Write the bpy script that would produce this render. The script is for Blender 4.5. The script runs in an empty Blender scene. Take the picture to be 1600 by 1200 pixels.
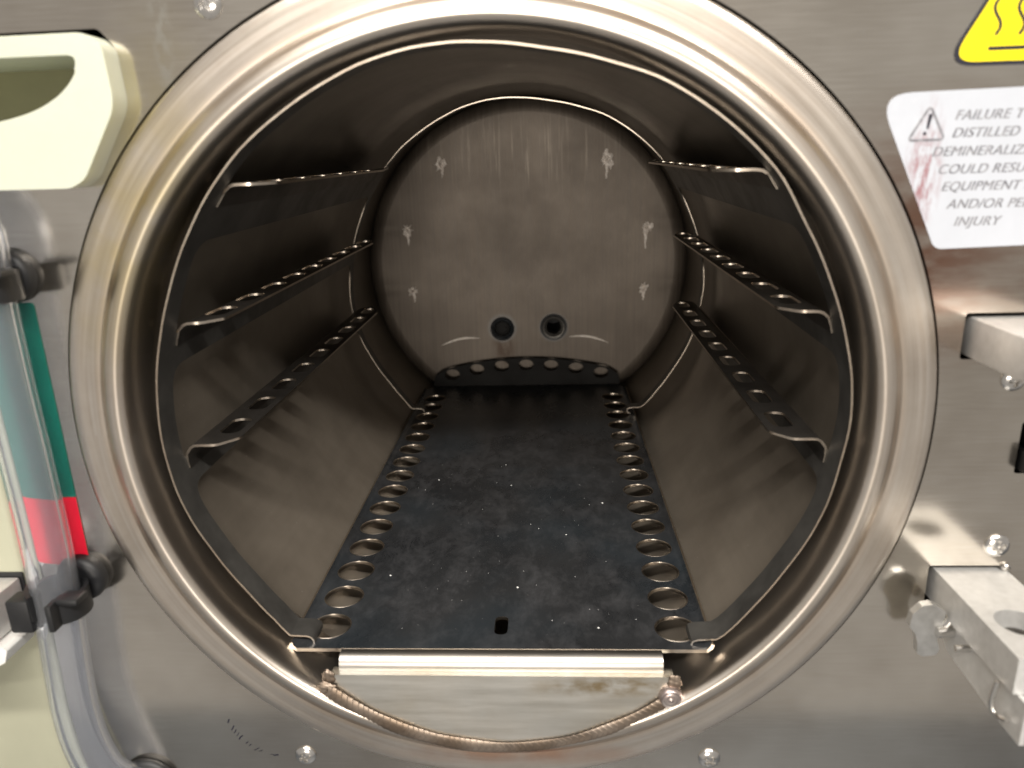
import bpy, bmesh, math, random
from mathutils import Vector, Matrix
from mathutils.geometry import tessellate_polygon

sc = bpy.context.scene
COL = sc.collection
MM = 0.001
PI = math.pi
rnd = random.Random(7)

# ------------------------------------------------------------------ camera
cam_d = bpy.data.cameras.new('camera')
cam = bpy.data.objects.new('camera', cam_d)
COL.objects.link(cam)
sc.camera = cam
CAM = Vector((20.528, -242.756, 91.153)) * MM
R_ = Vector((0.99854913, 0.04529166, -0.02912567))
U_ = Vector((0.01463086, 0.29233706, 0.95620342))
B_ = Vector((0.05182255, -0.95524228, 0.29125026))
m = Matrix.Identity(4)
for i in range(3):
    m[i][0], m[i][1], m[i][2], m[i][3] = R_[i], U_[i], B_[i], CAM[i]
cam.matrix_world = m
cam_d.sensor_width = 36.0
cam_d.lens = 36.0 * 1160.0 / 1600.0
cam_d.clip_start = 0.01
cam_d.clip_end = 50.0
cam_d.dof.use_dof = True
cam_d.dof.focus_distance = 0.38
cam_d.dof.aperture_fstop = 10.0

# ------------------------------------------------------------------ world and lamps
w = bpy.data.worlds.new('World')
sc.world = w
w.use_nodes = True
bg = w.node_tree.nodes['Background']
bg.inputs['Color'].default_value = (1.0, 0.935, 0.855, 1)
bg.inputs['Strength'].default_value = 0.38


def area_lamp(name, pos, target, sx, sy, watts, color):
    d = bpy.data.lights.new(name, 'AREA')
    d.shape = 'RECTANGLE'
    d.size, d.size_y = sx, sy
    d.energy = watts
    d.color = color
    o = bpy.data.objects.new(name, d)
    COL.objects.link(o)
    p, t = Vector(pos) * MM, Vector(target) * MM
    o.matrix_world = Matrix.Translation(p) @ (t - p).to_track_quat('-Z', 'Y').to_matrix().to_4x4()
    return o


area_lamp('ceiling_tube_lamp', (150, -1000, 990), (0, 90, -40), 1.25, 0.07, 34, (1.0, 0.945, 0.875))
area_lamp('ceiling_panel_lamp', (-500, -900, 1700), (0, 0, 0), 1.2, 0.6, 12, (1.0, 0.94, 0.86))
area_lamp('back_wall_fill', (-150, -3000, 0), (0, 382, 0), 0.8, 0.35, 34, (1.0, 0.91, 0.80))  # unseen fill lamp, added to brighten the back wall

sc.view_settings.view_transform = 'Standard'
sc.view_settings.look = 'None'
sc.view_settings.exposure = 0.0
sc.view_settings.gamma = 1.0
sc.cycles.use_denoising = True
sc.cycles.max_bounces = 14
sc.cycles.glossy_bounces = 8
sc.cycles.transmission_bounces = 12
sc.cycles.sample_clamp_indirect = 4.0
sc.cycles.caustics_refractive = True


# ------------------------------------------------------------------ materials
class NT:
    def __init__(self, name):
        self.m = bpy.data.materials.new(name)
        self.m.use_nodes = True
        self.t = self.m.node_tree
        self.b = self.t.nodes['Principled BSDF']
        self.tc = self.t.nodes.new('ShaderNodeTexCoord')

    def link(self, a, b):
        self.t.links.new(a, b)

    def n(self, typ, **kw):
        nd = self.t.nodes.new(typ)
        for k, v in kw.items():
            setattr(nd, k, v)
        return nd

    def noise(self, scale, vec=(1, 1, 1), detail=4, rough=0.55, loc=(0, 0, 0), dist=0.0):
        mp = self.n('ShaderNodeMapping')
        mp.inputs['Scale'].default_value = vec
        mp.inputs['Location'].default_value = loc
        self.link(self.tc.outputs['Object'], mp.inputs['Vector'])
        nz = self.n('ShaderNodeTexNoise')
        nz.inputs['Scale'].default_value = scale
        nz.inputs['Detail'].default_value = detail
        nz.inputs['Roughness'].default_value = rough
        nz.inputs['Distortion'].default_value = dist
        self.link(mp.outputs['Vector'], nz.inputs['Vector'])
        return nz.outputs['Fac']

    def ramp(self, src, stops):
        r = self.n('ShaderNodeValToRGB')
        el = r.color_ramp.elements
        while len(el) < len(stops):
            el.new(0.5)
        for e, (p, c) in zip(el, stops):
            e.position = p
            e.color = (c, c, c, 1) if isinstance(c, (int, float)) else (*c, 1)
        self.link(src, r.inputs['Fac'])
        return r.outputs['Color']

    def mix(self, fac, a, b, mode='MIX'):
        x = self.n('ShaderNodeMix', data_type='RGBA', blend_type=mode)
        for s, v in ((x.inputs[0], fac), (x.inputs[6], a), (x.inputs[7], b)):
            if hasattr(v, 'links') or hasattr(v, 'is_linked'):
                self.link(v, s)
            elif isinstance(v, (int, float)):
                s.default_value = v
            else:
                s.default_value = (*v, 1)
        return x.outputs[2]

    def math(self, op, a, b=None, c=None):
        x = self.n('ShaderNodeMath', operation=op)
        for i, v in enumerate((a, b, c)):
            if v is None:
                continue
            if hasattr(v, 'is_linked'):
                self.link(v, x.inputs[i])
            else:
                x.inputs[i].default_value = v
        return x.outputs[0]

    def xyz(self):
        s = self.n('ShaderNodeSeparateXYZ')
        self.link(self.tc.outputs['Object'], s.inputs[0])
        return s.outputs

    def blob(self, cx, cz, rx, rz, soft=0.5):
        """1 inside an ellipse on the front plane (mm), fading to 0 outside it: for a patch with its own shape."""
        x, y, z = self.xyz()
        a = self.math('POWER', self.math('MULTIPLY', self.math('SUBTRACT', x, cx * MM), 1 / (rx * MM)), 2.0)
        b = self.math('POWER', self.math('MULTIPLY', self.math('SUBTRACT', z, cz * MM), 1 / (rz * MM)), 2.0)
        d = self.math('SQRT', self.math('ADD', a, b))
        mr = self.n('ShaderNodeMapRange')
        self.link(d, mr.inputs[0])
        mr.inputs[1].default_value = 1.0 - soft
        mr.inputs[2].default_value = 1.0 + soft
        mr.inputs[3].default_value = 1.0
        mr.inputs[4].default_value = 0.0
        return mr.outputs[0]

    def set(self, **kw):
        for k, v in kw.items():
            s = self.b.inputs[k.replace('_', ' ')]
            if hasattr(v, 'is_linked'):
                self.link(v, s)
            elif isinstance(v, (int, float)):
                s.default_value = v
            else:
                s.default_value = (*v, 1) if s.type == 'RGBA' else v

    def bump(self, src, strength, dist=0.0002):
        b = self.n('ShaderNodeBump')
        b.inputs['Strength'].default_value = strength
        b.inputs['Distance'].default_value = dist
        self.link(src, b.inputs['Height'])
        self.link(b.outputs['Normal'], self.b.inputs['Normal'])


def rough_from(nt, base, amp, *srcs):
    r = base
    for s in srcs:
        r = nt.math('ADD', nt.math('MULTIPLY', nt.math('SUBTRACT', s, 0.5), amp), r)
    return nt.math('MAXIMUM', r, 0.06)


def steel(name, col, col2, rough, amp=0.12, brush=(1, 1, 1), bscale=300, big=14, bump=0.08, metallic=1.0, ov=0.25):
    nt = NT(name)
    br = nt.noise(bscale, brush, 5, 0.6)
    bn = nt.noise(big, (1, 1, 1), 4, 0.6)
    c = nt.mix(nt.ramp(bn, [(0.38, 0.0), (0.66, 1.0)]), col, col2)
    c = nt.mix(ov, c, nt.ramp(br, [(0.3, 0.35), (0.7, 0.8)]), 'OVERLAY')
    nt.set(Base_Color=c, Metallic=metallic, Roughness=rough_from(nt, rough, amp, br, bn))
    nt.bump(br, bump, 0.00012)
    nt.colour = c
    return nt


M = {}
# front panel: brushed stainless, spotted and stained; big blotches paint in uneven reflections
nt = steel('brushed_panel_steel', (0.80, 0.755, 0.68), (0.54, 0.49, 0.43), 0.17, 0.10, (1, 1, 22), 60, 9, 0.02, 1.0, 0.14)
c = nt.colour
spots = nt.ramp(nt.noise(260, (1, 1, 1), 3, 0.7), [(0.66, 0.0), (0.74, 1.0)])
c = nt.mix(nt.math('MULTIPLY', spots, 0.35), c, (0.75, 0.73, 0.70))
streak = nt.noise(120, (1, 1, 1), 4, 0.7)
yel = nt.math('MULTIPLY', nt.blob(-101, 103, 13, 26, 0.7), nt.ramp(streak, [(0.3, 0.4), (0.6, 1.0)]))
c = nt.mix(nt.math('MULTIPLY', yel, 0.55), c, (0.72, 0.62, 0.36))
drip = nt.math('MULTIPLY', nt.blob(-98, 136, 2.6, 22, 0.5), nt.ramp(nt.noise(380, (1, 1, 0.5), 3), [(0.42, 0.0), (0.56, 1.0)]))
c = nt.mix(nt.math('MULTIPLY', drip, 0.7), c, (0.8, 0.78, 0.70))
red = nt.math('MULTIPLY', nt.blob(140, 62, 30, 30, 0.7), nt.ramp(nt.noise(40, (1, 1, 3), 4), [(0.25, 0.0), (0.55, 1.0)]))  # soft, broken reddish-brown patch at the right
c = nt.mix(nt.math('MULTIPLY', red, 0.85), c, (0.30, 0.135, 0.08))
nt.set(Base_Color=c)
M['panel'] = nt.m

# chamber ring: polished, stained
nt = steel('polished_ring_steel', (0.74, 0.67, 0.59), (0.64, 0.565, 0.49), 0.26, 0.08, (1, 1, 1), 420, 22, 0.012, 1.0, 0.07)
c = nt.colour
x_, y_, z_ = nt.xyz()
rad = nt.math('SQRT', nt.math('ADD', nt.math('MULTIPLY', x_, x_), nt.math('MULTIPLY', z_, z_)))
cv = nt.n('ShaderNodeCombineXYZ')
nt.link(nt.math('MULTIPLY', rad, 900.0), cv.inputs[0])
nt.link(nt.math('MULTIPLY', nt.math('ARCTAN2', z_, x_), 2.2), cv.inputs[1])
nz = nt.n('ShaderNodeTexNoise')
nz.inputs['Scale'].default_value = 1.0
nz.inputs['Detail'].default_value = 4
nt.link(cv.outputs[0], nz.inputs['Vector'])
turn = nz.outputs['Fac']                       # fine turning marks round the ring
c = nt.mix(0.30, c, nt.ramp(turn, [(0.3, 0.35), (0.7, 0.75)]), 'OVERLAY')
nt.link(nt.math('ADD', nt.math('MULTIPLY', nt.math('SUBTRACT', turn, 0.5), 0.14), 0.32), nt.b.inputs['Roughness'])
band = nt.n('ShaderNodeMapRange')
nt.link(nt.math('ABSOLUTE', nt.math('SUBTRACT', rad, 0.1377)), band.inputs[0])
band.inputs[1].default_value, band.inputs[2].default_value = 0.0006, 0.0034
band.inputs[3].default_value, band.inputs[4].default_value = 1.0, 0.0
brn = nt.math('MULTIPLY', band.outputs[0], nt.ramp(nt.noise(28), [(0.3, 0.15), (0.65, 1.0)]))
c = nt.mix(nt.math('MULTIPLY', brn, 0.6), c, (0.46, 0.33, 0.22))
y1 = nt.math('MULTIPLY', nt.blob(-118, 78, 30, 42, 0.6), nt.ramp(nt.noise(45), [(0.35, 0.2), (0.6, 1.0)]))
c = nt.mix(nt.math('MULTIPLY', y1, 0.6), c, (0.70, 0.58, 0.30))
cop = nt.math('MULTIPLY', nt.blob(6, -139, 36, 4.2, 0.6), nt.ramp(nt.noise(70), [(0.3, 0.3), (0.6, 1.0)]))
c = nt.mix(nt.math('MULTIPLY', cop, 0.75), c, (0.62, 0.36, 0.24))
sp = nt.ramp(nt.noise(380, (1, 1, 1), 2), [(0.77, 0.0), (0.81, 1.0)])
c = nt.mix(nt.math('MULTIPLY', sp, 0.35), c, (0.22, 0.18, 0.15))
nt.set(Base_Color=c)
M['ring'] = nt.m

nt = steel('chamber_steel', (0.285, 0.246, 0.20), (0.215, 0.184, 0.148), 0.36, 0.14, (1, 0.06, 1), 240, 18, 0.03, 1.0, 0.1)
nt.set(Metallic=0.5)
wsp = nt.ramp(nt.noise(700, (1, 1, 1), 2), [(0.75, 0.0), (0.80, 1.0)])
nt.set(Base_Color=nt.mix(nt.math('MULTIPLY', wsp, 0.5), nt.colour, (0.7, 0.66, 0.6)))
M['bore'] = nt.m

# back wall: vertical grain, rust run under the left port
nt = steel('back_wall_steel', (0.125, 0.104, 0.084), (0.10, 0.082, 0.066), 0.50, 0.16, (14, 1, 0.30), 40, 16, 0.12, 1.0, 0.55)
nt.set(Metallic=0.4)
rust = nt.math('MULTIPLY', nt.blob(-19, -66, 8, 13, 0.5), nt.ramp(nt.noise(150, (2, 1, 0.6)), [(0.35, 0.2), (0.6, 1.0)]))
c = nt.mix(nt.math('MULTIPLY', rust, 0.9), nt.colour, (0.055, 0.03, 0.016))
runs = nt.math('MULTIPLY', nt.blob(-10, 96, 70, 26, 0.6), nt.ramp(nt.noise(60, (9, 1, 0.25), 3, 0.6, (5, 0, 3)), [(0.56, 0.0), (0.70, 1.0)]))
c = nt.mix(nt.math('MULTIPLY', runs, 0.5), c, (0.42, 0.37, 0.31))
for px in (-20.2, 23.9):
    c = nt.mix(nt.math('MULTIPLY', nt.blob(px, -49, 12.5, 12.5, 0.08), 0.55), c, (0.16, 0.16, 0.16))
nt.set(Base_Color=c)
M['back'] = nt.m

# rack sheet: dull dark steel
nt = steel('rack_steel', (0.135, 0.13, 0.12), (0.085, 0.081, 0.075), 0.42, 0.2, (1, 1, 1), 130, 40, 0.10)
nt.set(Metallic=0.6)
M['rack'] = nt.m
nt = steel('rail_steel', (0.12, 0.11, 0.10), (0.08, 0.074, 0.067), 0.40, 0.2, (1, 1, 1), 130, 40, 0.10, 0.85)
M['rail'] = nt.m
nt = steel('blackened_steel', (0.014, 0.0135, 0.013), (0.009, 0.0085, 0.008), 0.6, 0.2, (1, 1, 1), 130, 40, 0.10, 0.0)
nt.set(Specular_IOR_Level=0.12)
M['blackened'] = nt.m
nt = steel('bare_edge_steel', (0.60, 0.53, 0.45), (0.50, 0.43, 0.36), 0.30, 0.1, (1, 1, 1), 300, 30, 0.03)
M['edge'] = nt.m
# floor tray: dark oxide with lime dust, bluish reflections painted in as patches
nt = NT('oxidised_tray_steel')
b1 = nt.noise(20, (1, 0.7, 1), 4, 0.55)
b2 = nt.noise(110, (1, 0.6, 1), 8, 0.72, (4, 2, 1), 0.3)
sp = nt.ramp(nt.noise(900, (1, 1, 1), 2), [(0.77, 0.0), (0.82, 0.7)])
c = nt.mix(nt.ramp(b1, [(0.35, 0.0), (0.65, 1.0)]), (0.045, 0.048, 0.053), (0.080, 0.083, 0.087))
c = nt.mix(nt.ramp(b2, [(0.45, 0.0), (0.82, 0.7)]), c, (0.21, 0.212, 0.225))
blue = nt.ramp(nt.noise(17, (1, 1, 1), 3, 0.5, (9, 4, 0)), [(0.45, 0.0), (0.7, 0.7)])
c = nt.mix(nt.math('MULTIPLY', blue, 0.6), c, (0.05, 0.08, 0.105))
c = nt.mix(sp, c, (0.55, 0.56, 0.56))
nt.set(Base_Color=c, Metallic=0.65, Roughness=rough_from(nt, 0.30, 0.25, b1, b2), Specular_IOR_Level=0.4)
nt.bump(b2, 0.06, 0.0002)
M['tray'] = nt.m
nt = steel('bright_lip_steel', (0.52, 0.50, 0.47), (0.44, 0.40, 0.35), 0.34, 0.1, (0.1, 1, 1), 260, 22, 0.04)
lst = nt.math('MULTIPLY', nt.blob(0, -105.6, 75, 3.4, 0.5), nt.ramp(nt.noise(60, (1, 1, 3), 4), [(0.3, 0.35), (0.65, 1.0)]))  # brown lower half: rust line, plus the dam's dark reflection painted in
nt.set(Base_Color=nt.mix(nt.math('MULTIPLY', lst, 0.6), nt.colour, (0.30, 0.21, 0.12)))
M['lip'] = nt.m
nt = steel('dam_plate_steel', (0.62, 0.61, 0.57), (0.52, 0.49, 0.43), 0.34, 0.14, (0.1, 1, 1), 260, 22, 0.06)
st = nt.math('MULTIPLY', nt.blob(44, -106.5, 24, 3.6, 0.6), nt.ramp(nt.noise(110, (1, 1, 2)), [(0.38, 0.0), (0.6, 1.0)]))
nt.set(Base_Color=nt.mix(nt.math('MULTIPLY', st, 0.85), nt.colour, (0.30, 0.22, 0.11)))
M['dam'] = nt.m
nt = steel('heat_tinted_weld', (0.24, 0.185, 0.14), (0.36, 0.30, 0.25), 0.46, 0.12, (1, 1, 1), 300, 60, 0.05)
M['weld'] = nt.m
nt = steel('clean_weld', (0.62, 0.55, 0.51), (0.48, 0.38, 0.37), 0.36, 0.12, (1, 1, 1), 300, 60, 0.05)
M['weld_clean'] = nt.m
nt = steel('cast_aluminium', (0.66, 0.655, 0.64), (0.56, 0.555, 0.54), 0.42, 0.14, (1, 1, 1), 350, 40, 0.12, 0.5)
M['alu'] = nt.m
nt = steel('screw_steel', (0.78, 0.76, 0.73), (0.68, 0.66, 0.63), 0.2, 0.1, (1, 1, 1), 400, 60, 0.03)
M['screw'] = nt.m
nt = steel('zinc_plate', (0.62, 0.62, 0.61), (0.50, 0.50, 0.49), 0.36, 0.14, (1, 1, 1), 300, 60, 0.08, 0.9)
M['zinc'] = nt.m


def plain(name, col, rough, amp=0.1, var=0.12, scale=60, bump=0.05, **kw):
    nt = NT(name)
    a = nt.noise(scale, (1, 1, 1), 5, 0.6)
    c = nt.mix(nt.ramp(a, [(0.35, 0.0), (0.65, 1.0)]), col, tuple(v * (1 - var) for v in col))
    nt.set(Base_Color=c, Roughness=rough_from(nt, rough, amp, a), **kw)
    nt.bump(a, bump, 0.0002)
    nt.colour = c
    return nt


nt = plain('cream_plastic', (0.56, 0.585, 0.48), 0.38, 0.1, 0.06, 25, 0.03)
nt.set(Subsurface_Weight=0.25, Subsurface_Radius=(0.01, 0.009, 0.005), Subsurface_Scale=0.6)
M['cream'] = nt.m
M['olive'] = plain('olive_cup_plastic', (0.17, 0.17, 0.085), 0.5, 0.1, 0.2, 30).m  # dark olive for the bottom of the cup
M['cover'] = plain('aged_cover_plastic', (0.40, 0.40, 0.30), 0.45, 0.1, 0.12, 18, 0.04).m
M['black'] = plain('black_rubber', (0.011, 0.0115, 0.013), 0.5, 0.15, 0.3, 120, 0.08).m
M['void'] = plain('dark_casing', (0.02, 0.02, 0.022), 0.7, 0.1, 0.3, 60).m
M['white_plastic'] = plain('white_plastic', (0.82, 0.82, 0.79), 0.4, 0.1, 0.08, 60).m
M['green'] = plain('green_print', (0.003, 0.145, 0.105), 0.40, 0.1, 0.12, 80).m
M['red'] = plain('red_print', (0.86, 0.006, 0.035), 0.40, 0.1, 0.08, 80).m
M['yellow'] = plain('yellow_print', (0.92, 0.74, 0.003), 0.40, 0.1, 0.05, 80).m
M['ink'] = plain('black_print', (0.012, 0.012, 0.022), 0.45, 0.1, 0.2, 200).m
nt = NT('worn_grey_print')
a = nt.noise(420, (1, 1, 1), 4, 0.7)
nt.set(Base_Color=nt.ramp(a, [(0.35, (0.10, 0.10, 0.115)), (0.7, (0.30, 0.30, 0.32))]), Roughness=0.5)
M['grey_ink'] = nt.m
nt = plain('white_label', (0.46, 0.485, 0.535), 0.42, 0.1, 0.05, 90)
sm = nt.math('MULTIPLY', nt.blob(137.2, 83, 4.2, 15, 0.6), nt.ramp(nt.noise(330, (1.6, 1, 0.45), 4, 0.7), [(0.44, 0.0), (0.60, 1.0)]))
c = nt.mix(nt.math('MULTIPLY', sm, 0.85), nt.colour, (0.24, 0.09, 0.10))
gs = nt.math('MULTIPLY', nt.blob(134, 98, 9, 8, 0.7), nt.ramp(nt.noise(240, (1, 1, 1), 5, 0.7, (2, 2, 2)), [(0.5, 0.0), (0.7, 1.0)]))
nt.set(Base_Color=nt.mix(nt.math('MULTIPLY', gs, 0.5), c, (0.55, 0.56, 0.60)))
M['label'] = nt.m
nt = NT('clear_vinyl')
a = nt.noise(40)
nt.set(Base_Color=(0.88, 0.91, 0.97), Roughness=0.06, IOR=1.42, Transmission_Weight=0.94)
nt.bump(a, 0.05, 0.0006)
M['vinyl'] = nt.m
nt = NT('lime_scale')
a = nt.noise(500, (1, 1, 1), 5, 0.7)
nt.set(Base_Color=nt.ramp(a, [(0.35, (0.55, 0.48, 0.42)), (0.6, (0.97, 0.91, 0.85))]), Roughness=0.85)
nt.bump(a, 0.5, 0.0008)
M['scale'] = nt.m
nt = NT('white_debris')
nt.set(Base_Color=(0.8, 0.8, 0.78), Roughness=0.6)
M['debris'] = nt.m
nt = plain('added_bench', (0.060, 0.068, 0.080), 0.45, 0.15, 0.25, 30)
M['bench'] = nt.m


# ------------------------------------------------------------------ mesh helpers (all in millimetres)
def thing(name, label, cat, base, group=None):
    o = bpy.data.objects.new(name, None)
    o.empty_display_size = 0.02
    COL.objects.link(o)
    o.location = Vector(base) * MM
    o['label'], o['category'] = label, cat
    if group:
        o['group'] = group
    return o


WORLD = {}


def adopt(o, parent):
    if parent is not None:
        o.parent = parent
        p, tot = parent, Vector((0, 0, 0))
        while p is not None:
            tot += p.location
            p = p.parent
        o.location = -tot if parent.type == 'EMPTY' else Vector((0, 0, 0))


def finish(name, bm, mats, parent=None, smooth=40, label=None, kind=None):
    for v in bm.verts:
        v.co *= MM
    bmesh.ops.recalc_face_normals(bm, faces=bm.faces) if smooth != 'keep' else None
    me = bpy.data.meshes.new(name)
    bm.to_mesh(me)
    bm.free()
    for mt in (mats if isinstance(mats, (list, tuple)) else [mats]):
        me.materials.append(M[mt])
    me.shade_smooth()
    me.set_sharp_from_angle(angle=math.radians(40 if smooth == 'keep' else smooth))
    o = bpy.data.objects.new(name, me)
    COL.objects.link(o)
    adopt(o, parent)
    if label:
        o['label'] = label
    if kind:
        o['kind'] = kind
    return o


def add_poly(bm, vs, fs, mi=0):
    v = [bm.verts.new(p) for p in vs]
    out = []
    for f in fs:
        try:
            q = bm.faces.new([v[i] for i in f])
            q.material_index = mi
            out.append(q)
        except ValueError:
            pass
    return v, out


def catmull(pts, k=6, closed=False):
    pts = [Vector(p) for p in pts]
    n = len(pts)
    out = []
    rng = n if closed else n - 1
    for i in range(rng):
        if closed:
            p0, p1, p2, p3 = pts[i - 1], pts[i], pts[(i + 1) % n], pts[(i + 2) % n]
        else:
            p0, p1, p2, p3 = pts[max(i - 1, 0)], pts[i], pts[i + 1], pts[min(i + 2, n - 1)]
        for j in range(k):
            t = j / k
            out.append(0.5 * ((2 * p1) + (p2 - p0) * t + (2 * p0 - 5 * p1 + 4 * p2 - p3) * t * t + (3 * p1 - p0 - 3 * p2 + p3) * t ** 3))
    if not closed:
        out.append(pts[-1])
    return out


def revolve(bm, prof, n=128, centre=(0, 0), a0=0.0, a1=360.0, mi=0, cap_end=False):
    """prof: (r, y) pairs turned round the chamber's axis (+Y)."""
    full = abs(a1 - a0) >= 359.99
    cols = n if full else n + 1
    ring = []
    for r, y in prof:
        row = []
        for i in range(cols):
            a = math.radians(a0 + (a1 - a0) * i / n)
            row.append(bm.verts.new((centre[0] + r * math.cos(a), y, centre[1] + r * math.sin(a))))
        ring.append(row)
    for k in range(len(prof) - 1):
        for i in range(n):
            j = (i + 1) % cols
            f = bm.faces.new((ring[k][i], ring[k][j], ring[k + 1][j], ring[k + 1][i]))
            f.material_index = mi
    if cap_end:
        f = bm.faces.new(ring[-1])
        f.material_index = mi
    return ring


def rounded(pts, rads, k=5):
    """2D polygon with each corner rounded by its radius."""
    if isinstance(rads, (int, float)):
        rads = [rads] * len(pts)
    out = []
    n = len(pts)
    for i, (p, r) in enumerate(zip(pts, rads)):
        p = Vector(p)
        a, b = Vector(pts[i - 1]) - p, Vector(pts[(i + 1) % n]) - p
        if r <= 0:
            out.append((p.x, p.y))
            continue
        ang = a.angle(b)
        d = min(r / math.tan(ang / 2), a.length * 0.49, b.length * 0.49)
        p0, p1 = p + a.normalized() * d, p + b.normalized() * d
        for j in range(k + 1):
            t = j / k
            q = (1 - t) ** 2 * p0 + 2 * t * (1 - t) * p + t * t * p1
            out.append((q.x, q.y))
    return out


def circle2(cx, cy, r, n=28, ry=None):
    return [(cx + r * math.cos(2 * PI * i / n), cy + (ry or r) * math.sin(2 * PI * i / n)) for i in range(n)]


def slot2(cx, cy, wx, wy, r):
    return rounded([(cx - wx / 2, cy - wy / 2), (cx + wx / 2, cy - wy / 2), (cx + wx / 2, cy + wy / 2), (cx - wx / 2, cy + wy / 2)], r)


def sheet(bm, outer, holes, thick, fmap, ucuts=(), vcuts=(), face_mi=0, rim_mi=1):
    """A plate of even thickness cut to a 2D outline with holes, then bent: fmap(u, v, w) gives the point, w runs through the plate."""
    loops = [outer] + list(holes)
    flat = [p for lp in loops for p in lp]
    tris = tessellate_polygon([[Vector((p[0], p[1], 0)) for p in lp] for lp in loops])
    b2 = bmesh.new()
    vs = [b2.verts.new((p[0], p[1], 0)) for p in flat]
    for t in tris:
        if len(set(t)) == 3:
            try:
                b2.faces.new([vs[i] for i in t])
            except ValueError:
                pass
    for axis, cuts in ((0, ucuts), (1, vcuts)):
        for c_ in cuts:
            no = Vector((1, 0, 0)) if axis == 0 else Vector((0, 1, 0))
            bmesh.ops.bisect_plane(b2, geom=b2.verts[:] + b2.edges[:] + b2.faces[:], plane_co=no * c_, plane_no=no, dist=1e-5)
    b2.verts.index_update()
    top = [bm.verts.new(fmap(v.co.x, v.co.y, 0.0)) for v in b2.verts]
    bot = [bm.verts.new(fmap(v.co.x, v.co.y, thick)) for v in b2.verts]

    def face(vl, mi):
        try:
            f = bm.faces.new(vl)
            f.material_index = mi
        except ValueError:
            pass
    for f in b2.faces:
        idx = [v.index for v in f.verts]
        face([top[i] for i in idx], face_mi)
        face([bot[i] for i in reversed(idx)], face_mi)
    for e in b2.edges:
        if len(e.link_faces) == 1:
            i, j = e.verts[0].index, e.verts[1].index
            face([top[i], top[j], bot[j], bot[i]], rim_mi)
    b2.free()


class Path2:
    """A bent cross-section: points along it by arc length, with normals to the left."""
    def __init__(self, pts):
        self.p = [Vector(q) for q in pts]
        self.s = [0.0]
        for a, b in zip(self.p, self.p[1:]):
            self.s.append(self.s[-1] + (b - a).length)
        n = len(self.p)
        self.nrm = []
        for i in range(n):
            d = self.p[min(i + 1, n - 1)] - self.p[max(i - 1, 0)]
            d.normalize()
            self.nrm.append(Vector((-d.y, d.x)))
        self.L = self.s[-1]

    def at(self, u, w=0.0):
        u = min(max(u, 0.0), self.L)
        for i in range(len(self.p) - 1):
            if u <= self.s[i + 1] + 1e-9:
                t = (u - self.s[i]) / max(self.s[i + 1] - self.s[i], 1e-9)
                return self.p[i].lerp(self.p[i + 1], t) + self.nrm[i].lerp(self.nrm[i + 1], t) * w
        return self.p[-1] + self.nrm[-1] * w


def tube(bm, pts, r, n=16, mi=0, cap=True, rfun=None):
    pts = [Vector(p) for p in pts]
    up = Vector((0.13, -1, 0.07)).normalized()
    rows = []
    for i, p in enumerate(pts):
        d = (pts[min(i + 1, len(pts) - 1)] - pts[max(i - 1, 0)]).normalized()
        sx = d.cross(up).normalized()
        sy = sx.cross(d)
        rr = r if rfun is None else rfun(i)
        rows.append([bm.verts.new(p + (sx * math.cos(2 * PI * k / n) + sy * math.sin(2 * PI * k / n)) * rr) for k in range(n)])
    for a, b in zip(rows, rows[1:]):
        for k in range(n):
            f = bm.faces.new((a[k], a[(k + 1) % n], b[(k + 1) % n], b[k]))
            f.material_index = mi
    if cap:
        for row in (rows[0], rows[-1]):
            bm.faces.new(row).material_index = mi
    return rows


def box(bm, lo, hi, bev=0.0, seg=2, mi=0):
    b2 = bmesh.new()
    x0, y0, z0 = lo
    x1, y1, z1 = hi
    vs = [(x0, y0, z0), (x1, y0, z0), (x1, y1, z0), (x0, y1, z0), (x0, y0, z1), (x1, y0, z1), (x1, y1, z1), (x0, y1, z1)]
    add_poly(b2, vs, [(0, 3, 2, 1), (4, 5, 6, 7), (0, 1, 5, 4), (1, 2, 6, 5), (2, 3, 7, 6), (3, 0, 4, 7)])
    if bev:
        bmesh.ops.bevel(b2, geom=b2.edges[:], offset=bev, segments=seg, profile=0.5, affect='EDGES')
    merge(bm, b2, mi)


def merge(bm, b2, mi=0, mat=None):
    b2.verts.index_update()
    v = [bm.verts.new(mat @ q.co if mat else q.co) for q in b2.verts]
    for f in b2.faces:
        bm.faces.new([v[q.index] for q in f.verts]).material_index = mi
    b2.free()


def prism_y(bm, outer, y0, y1, holes=(), bev=0.0, seg=2, mi=0, rim=None):
    """An (x, z) outline pushed from y0 (front, towards the viewer) to y1."""
    b2 = bmesh.new()
    sheet(b2, outer, holes, 1.0, lambda u, v, t: (u, y0 + (y1 - y0) * t, v), face_mi=0, rim_mi=0)
    if bev:
        es = [e for e in b2.edges if len(e.link_faces) == 2 and e.calc_face_angle(0) > 1.0]
        bmesh.ops.bevel(b2, geom=es, offset=bev, segments=seg, profile=0.5, affect='EDGES')
    merge(bm, b2, mi)


# ------------------------------------------------------------------ setting: unseen bench under the machine, added for its dark reflection in the panel
bm = bmesh.new()
box(bm, (-900, -98, -245), (900, 520, -205), 4, 3)
finish('added_bench_top', bm, 'bench', None, kind='structure')

# ------------------------------------------------------------------ the machine: panel, ring, chamber
auto = thing('autoclave', 'stainless steel tabletop steriliser front with open round chamber and stained welded ring', 'autoclave', (0, 200, -205))

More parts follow.
